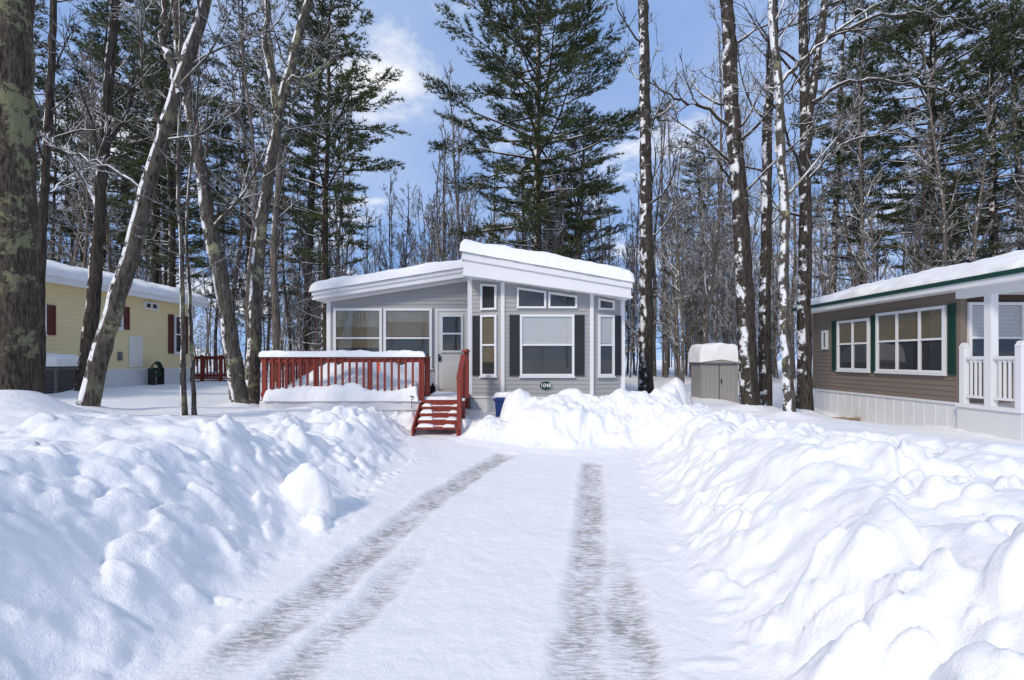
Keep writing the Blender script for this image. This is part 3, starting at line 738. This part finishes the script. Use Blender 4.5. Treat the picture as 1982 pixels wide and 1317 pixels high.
near_tree('sapling_tree',[([(-5.45,8.6,.7),(-5.49,8.6,3.4),(-5.58,8.6,5.1),(-5.5,8.6,8.5)],.045,.015),([(-5.34,8.7,.7),(-5.45,8.7,3.8),(-5.3,8.8,7)],.035,.012)],'bark',10,.3,1.1,4,(4,2),.006)
near_tree('maple_tree',[([(-5.76,11,.6),(-5.95,11,2.0),(-6.17,11,3.56),(-6.56,11,5.77),(-6.78,11,7.2),(-7.1,11,9.4),(-7.3,11,13)],.17,.06)],'bark',18,.3,2.6,5)
near_tree('maple_tree',[([(-6.0,11.8,.6),(-5.93,11.8,2.4),(-5.79,11.8,4.64),(-5.26,11.8,7.83),(-4.61,11.8,9.95),(-3.9,11.8,13)],.16,.06)],'bark',16,.3,2.5,6,
  extra=[([(-5.3,11.8,7.7),(-5.0,11.7,8.1),(-4.4,11.6,8.15),(-3.75,11.5,8.55)],.06,.02),([(-5.35,11.8,7.4),(-5.6,11.8,8.6),(-5.6,11.7,10.5),(-5.5,11.7,12.5)],.09,.03)])
near_tree('maple_tree',[([(-10.1,11,.9),(-9.95,11,4),(-9.7,11,9),(-9.6,11,14)],.10,.04)],'barkdark',14,.3,2.2,7)
near_tree('red_oak_tree',[([(4.42,17,.3),(4.4,17,5),(4.3,17,11),(4.3,17,20)],.24,.12)],'barkdark',22,.25,3.2,8,(5,3))
near_tree('red_oak_tree',[([(5.55,12,.3),(5.39,12,4.1),(5.2,12,7.1),(5.03,12,10.1),(4.9,12,16)],.21,.11)],'barkdark',18,.3,2.8,9,
  extra=[([(5.2,12,7.0),(4.6,12,7.6),(3.8,12,7.8),(3.0,12,8.3)],.05,.012),([(5.3,12,5.6),(4.8,12,6.3),(4.2,11.8,6.6),(3.7,11.6,6.5)],.035,.01)])
near_tree('maple_tree',[([(6.38,13,.3),(6.36,13,5.6),(6.53,13,10.8),(6.5,13,16)],.15,.08)],'barkdark',16,.3,2.6,10)
near_tree('maple_tree',[([(5.93,11,.3),(5.86,11,2.5),(5.82,11,5),(5.6,11,7.74),(5.43,11,9.4),(5.2,11,14)],.115,.05)],'bark',14,.3,2.3,11,
  extra=[([(5.62,11,7.5),(6.3,10.9,8.2),(7.1,10.8,8.9),(8.2,10.8,9.4)],.05,.012)])
near_tree('maple_tree',[([(6.97,12.3,.3),(6.97,12.3,4),(6.98,12.3,7),(6.85,12.3,10.3),(6.7,12.3,15)],.17,.06),([(6.99,12.3,6.8),(7.15,12.3,8.3),(7.5,12.3,10.3),(7.9,12.3,15)],.10,.05)],'barkdark',15,.3,2.8,12,
  extra=[([(7.1,12.2,7.8),(7.8,12,8.2),(8.7,12,8.25),(9.7,12,8.1),(10.6,12,7.7)],.055,.012),([(7.0,12.3,6.0),(7.7,12,6.8),(8.6,12,7.0),(9.4,11.8,6.8)],.04,.01),([(7.4,12.3,9.3),(8.4,12.1,9.8),(9.8,12,9.8),(11,12,9.3)],.05,.012)])

def bare_mesh(name,seed,Ht=15,r=.11,n0=26,L0=2.3,sub=(7,4),rmin=.011,st=.22):
    rg=np.random.default_rng(seed);G=Geo()
    P=curve(np.array([0,0,-.3]),np.array([rg.uniform(-.05,.05),rg.uniform(-.05,.05),1.]),Ht,22,.05,.035,rg)
    Rr=np.linspace(r,.02,22);tube(G,P,Rr,7,0,.05,rg)
    limbs(G,P,Rr,n0,st,L0,rg,sub,rmin,(.4,.95),0,.12)
    return G.mesh(name,['barkfar'])
def pine_mesh(name,seed,Ht,r,c0,maxL,droop,mats,step=.42,nb=(3,5),blades=7,blen=.22,thin=1.0):
    rg=np.random.default_rng(seed);G=Geo()
    P=curve(np.array([0,0,-.3]),np.array([0,0,1.]),Ht,26,.06,.012,rg);Rr=np.linspace(r,.03,26);tube(G,P,Rr,10,0,.04,rg)
    def at(z):
        f=min(max(z/Ht*25,0),24.999);i=int(f);return P[i]+(P[i+1]-P[i])*(f-i)
    z=Ht*.10
    while z<Ht*c0:
        az=rg.random()*6.28;c=curve(at(z),np.array([math.cos(az),math.sin(az),.05]),rg.uniform(.5,maxL*.55),6,-.02,.12,rg);tube(G,c,np.linspace(.03,.012,6),4)
        for _ in range(3):
            c2=curve(c[rg.integers(2,5)],rg.standard_normal(3)*np.array([1,1,.3]),.7,4,0,.2,rg);tube(G,c2,np.linspace(.012,.007,4),3)
        z+=rg.uniform(.25,.6)
    C=[];O=[]
    z=Ht*c0
    while z<Ht-.3:
        t=(z-Ht*c0)/(Ht*(1-c0));prof=(.62+1.25*t if t<.3 else 1.0*(1-(t-.3)/.7)**.8+.06)
        k=rg.integers(nb[0],nb[1]+1);a0=rg.random()*6.28
        clump=rg.uniform(.45,1.15)
        for b in range(k):
            az=a0+b*6.28/k+rg.uniform(-.5,.5);L=maxL*prof*clump*rg.uniform(.55,1.1)
            el=droop+.45*t+rg.uniform(-.14,.14)
            c=curve(at(z+rg.uniform(-.1,.1)),np.array([math.cos(az),math.sin(az),el]),L,8,.03 if droop>-.1 else .05,.09,rg)
            tube(G,c,np.linspace(.018+.011*L,.010,8),4)
            nt_=int((4+L*3.2)*thin)
            for s in range(nt_):
                u=rg.uniform(.28,1.0)**.8;f=u*7*.999;i=int(f);q=c[i]+(c[i+1]-c[i])*(f-i)
                dd=c[i+1]-c[i];dd/=np.linalg.norm(dd);sd=np.array([-dd[1],dd[0],0])*(1 if s%2 else -1)
                l2=min(1.0,.3+.28*L*(1.15-u));v=dd*.75+sd*rg.uniform(.3,1.0)+np.array([0,0,rg.uniform(-.12,.15)]);v/=np.linalg.norm(v)
                kk=max(2,int(l2/.13))
                tt=np.linspace(.2,1,kk)[:,None]
                pp=q+v*l2*tt+rg.standard_normal((kk,3))*.035
                C.append(pp);O.append(np.repeat(v[None],kk,0))
                tube(G,np.array([q,q+v*l2*.5,q+v*l2]),[.009,.007,.005],3)
        z+=step*rg.uniform(.6,1.4)
    C=np.concatenate(C);O=np.concatenate(O)
    C=np.repeat(C,blades,0);O=np.repeat(O,blades,0);k=len(C)
    D=O*.7+rg.standard_normal((k,3))*np.array([.55,.55,.35])+np.array([0,0,.15]);D/=np.linalg.norm(D,axis=1)[:,None]
    Wv=np.cross(D,rg.standard_normal((k,3)));Wv/=np.linalg.norm(Wv,axis=1)[:,None]+1e-9
    l=(blen*rg.uniform(.7,1.3,k))[:,None];w=.021
    V=np.stack([C-Wv*w,C+Wv*w,C+D*l],1).reshape(-1,3)
    G.add(V,t=np.arange(3*k).reshape(-1,3),m=1)
    return G.mesh(name,mats)
pA=pine_mesh('pine_tall',21,27,.30,.24,6.3,.0,['barkdark','needle'],.50,thin=1.25,blen=.24)
pB=pine_mesh('pine_mid',22,21,.22,.28,4.4,.05,['barkdark','needle'],.46,thin=1.1)
pC=pine_mesh('hemlock',23,22,.22,.16,3.4,-.12,['barkdark','needle2'],.42,blen=.18,thin=.85)
pD=pine_mesh('pine_sparse',24,24,.24,.42,3.8,.05,['barkdark','needle'],.62)
bares=[bare_mesh('bare_%d'%i,40+i,Ht=[13,15,12,16,14,11][i],r=[.08,.11,.07,.13,.09,.06][i],n0=26,sub=(7,3),rmin=.013) for i in range(6)]
thins=[bare_mesh('thin_%d'%i,80+i,Ht=[12,13.5,11][i],r=[.06,.075,.05][i],n0=26,L0=2.4,sub=(6,3),rmin=.015,st=.12) for i in range(3)]
baresL=[bare_mesh('bare_far_%d'%i,60+i,Ht=[13,15,12][i],r=[.09,.11,.07][i],n0=20,sub=(6,2),rmin=.020) for i in range(3)]
def inst(name,me,x,y,s=1,rot=None,parent=None,zz=None):
    o=bpy.data.objects.new(name,me);o.location=(x,y,(.6 if zz is None else zz));o.scale=(s,s,s);o.rotation_euler=(rng.uniform(-.02,.02),rng.uniform(-.02,.02),rng.uniform(0,6.28) if rot is None else rot)
    return link(o,parent)
for me,x,y,s,r in ((pA,1.35,27,1.02,.5),(pB,4.1,31,.80,1.0),(pB,-9.4,26,1.05,2.0),
    (pC,-13.5,27,1.0,1),(pD,-18.0,26,1.05,2),(pB,-21.5,27,1.0,3),(pC,-24.5,25,1.0,4),(pB,-15.8,24,.95,5),(pC,-22,33,1.1,.3),(pD,-12,30,1.05,1.3),
    (pA,21.0,26,.95,.3),(pC,23.5,25,1.05,1.5),(pC,21.0,31,1.05,2.5),(pC,27,27,1.0,.6),(pD,18.6,30,1.0,1.2),(pB,14.0,38,.9,1.9)):
    inst('pine_tree' if me is not pC else 'hemlock_tree',me,x,y,s,r)
DT=empty('distant_trees')
k=0
for i in range(1500):
    y=rng.uniform(24,75) if rng.random()<.66 else rng.uniform(19,36);x=rng.uniform(-1.15,1.15)*y
    if -7<x<5 and y<26.5: continue
    if -17.5<x<-10.5 and y<23.5: continue
    if 4.5<x<15 and y<18: continue
    q=x/y;s=rng.uniform(.75,1.25)
    if -.30<q<-.14:
        if y<28: continue
        s=min(.72*y/30,1.0)*rng.uniform(.8,1.05)
    inst('bare_tree',bares[rng.integers(6)] if y<40 else baresL[rng.integers(3)],x,y,s,None,DT,.4);k+=1
    if k>=270: break
for i in range(125):
    y=rng.uniform(26.5,42);x=rng.uniform(-.42,.55)*y
    inst('young_tree',thins[rng.integers(3)],x,y,rng.uniform(.70,1.05),None,DT,.45)
for i in range(90):
    y=rng.uniform(19,45);x=rng.uniform(-1.15,1.15)*y
    if -7<x<5 and y<25.5: continue
    if -17.5<x<-10.5 and y<23: continue
    inst('brush',bares[rng.integers(6)],x,y,rng.uniform(.18,.42),None,DT,.45)
for i in range(22):
    y=rng.uniform(42,85);x=rng.uniform(-1.2,1.2)*y;q=x/y
    if -.36<q<.0: continue
    if .2<q<.62 and i%2: continue
    inst('evergreen',[pB,pC,pD][rng.integers(3)],x,y,rng.uniform(.5,.8),None,DT,.3)
for i in range(90):
    y=rng.uniform(60,120);x=rng.uniform(-1.2,1.2)*y
    inst('far_thicket',[pC,baresL[0],baresL[1],pC][i%4],x,y,rng.uniform(.35,.6)*(1 if i%4 in(1,2) else .8),None,DT,.3)
for i in range(40):
    y=rng.uniform(-50,-24);x=rng.uniform(-40,40)
    inst('bare_tree',baresL[rng.integers(3)] if rng.random()<.5 else [pB,pC,pD][rng.integers(3)],x,y,rng.uniform(.55,.8),None,DT,.3)

# ------------------------------------------------------------------ sky & sun
w=bpy.data.worlds.new('World');scene.world=w;w.use_nodes=True;nt=w.node_tree
bg=nt.nodes['Background']
sky=N(nt,'ShaderNodeTexSky');sky.sky_type='NISHITA';sky.sun_disc=False
EL=math.radians(36);AZ=math.radians(215)
sky.sun_elevation=EL;sky.sun_rotation=AZ;sky.air_density=1.0;sky.dust_density=.2;sky.ozone_density=3.0
co=N(nt,'ShaderNodeTexCoord').outputs['Generated'];sx=N(nt,'ShaderNodeSeparateXYZ');nt.links.new(co,sx.inputs[0])
cz_=N(nt,'ShaderNodeCombineXYZ');nt.links.new(sx.outputs[0],cz_.inputs[0]);nt.links.new(sx.outputs[1],cz_.inputs[1]);nt.links.new(mth(nt,'ADD',mth(nt,'MAXIMUM',sx.outputs[2],0),.16),cz_.inputs[2])
nm=N(nt,'ShaderNodeVectorMath',operation='NORMALIZE');nt.links.new(cz_.outputs[0],nm.inputs[0]);nt.links.new(nm.outputs[0],sky.inputs['Vector'])
nt.links.new(sky.outputs[0],bg.inputs[0]);bg.inputs[1].default_value=.15
dz=mth(nt,'ADD',mth(nt,'MAXIMUM',sx.outputs[2],0),.18)
cb=N(nt,'ShaderNodeCombineXYZ');nt.links.new(mth(nt,'DIVIDE',sx.outputs[0],dz),cb.inputs[0]);nt.links.new(mth(nt,'DIVIDE',sx.outputs[1],dz),cb.inputs[1]);cb.inputs[2].default_value=4.3
bgb=N(nt,'ShaderNodeBackground');bgb.inputs[0].default_value=(.22,.46,1.0,1);bgb.inputs[1].default_value=.92
mb=N(nt,'ShaderNodeMixShader');mb.inputs[0].default_value=.64;nt.links.new(bg.outputs[0],mb.inputs[1]);nt.links.new(bgb.outputs[0],mb.inputs[2])
n1=noise(nt,cb.outputs[0],1.7,9,.62)
mask=mapr(nt,n1,.50,.68)
mask=mth(nt,'MAXIMUM',mask,mapr(nt,noise(nt,cb.outputs[0],.8,6),.40,.70,.05,.32))
bg2=N(nt,'ShaderNodeBackground');bg2.inputs[1].default_value=1.0
cc=mixc(nt,mapr(nt,noise(nt,cb.outputs[0],2.3,6),.35,.65),(.98,1.0,1.04),(1.25,1.22,1.18));nt.links.new(cc,bg2.inputs[0])
ms=N(nt,'ShaderNodeMixShader');nt.links.new(mask,ms.inputs[0]);nt.links.new(mb.outputs[0],ms.inputs[1]);nt.links.new(bg2.outputs[0],ms.inputs[2])
nt.links.new(ms.outputs[0],nt.nodes['World Output'].inputs[0])
sl=bpy.data.lights.new('sun','SUN');sl.energy=2.25;sl.angle=math.radians(10);sl.color=(1,.90,.77)
so=link(bpy.data.objects.new('sun',sl))
dv=Vector((math.sin(AZ)*math.cos(EL),math.cos(AZ)*math.cos(EL),math.sin(EL)))
so.rotation_euler=dv.to_track_quat('Z','Y').to_euler();so.location=dv*50

# ------------------------------------------------------------------ camera
cam=bpy.data.cameras.new('camera');cam.sensor_width=36;cam.lens=18.16;cam.shift_y=.0184;cam.clip_end=2000;cam.clip_start=.05
co_=link(bpy.data.objects.new('camera',cam));co_.location=(0,0,EYE);co_.rotation_euler=(math.radians(90),0,0)
scene.camera=co_
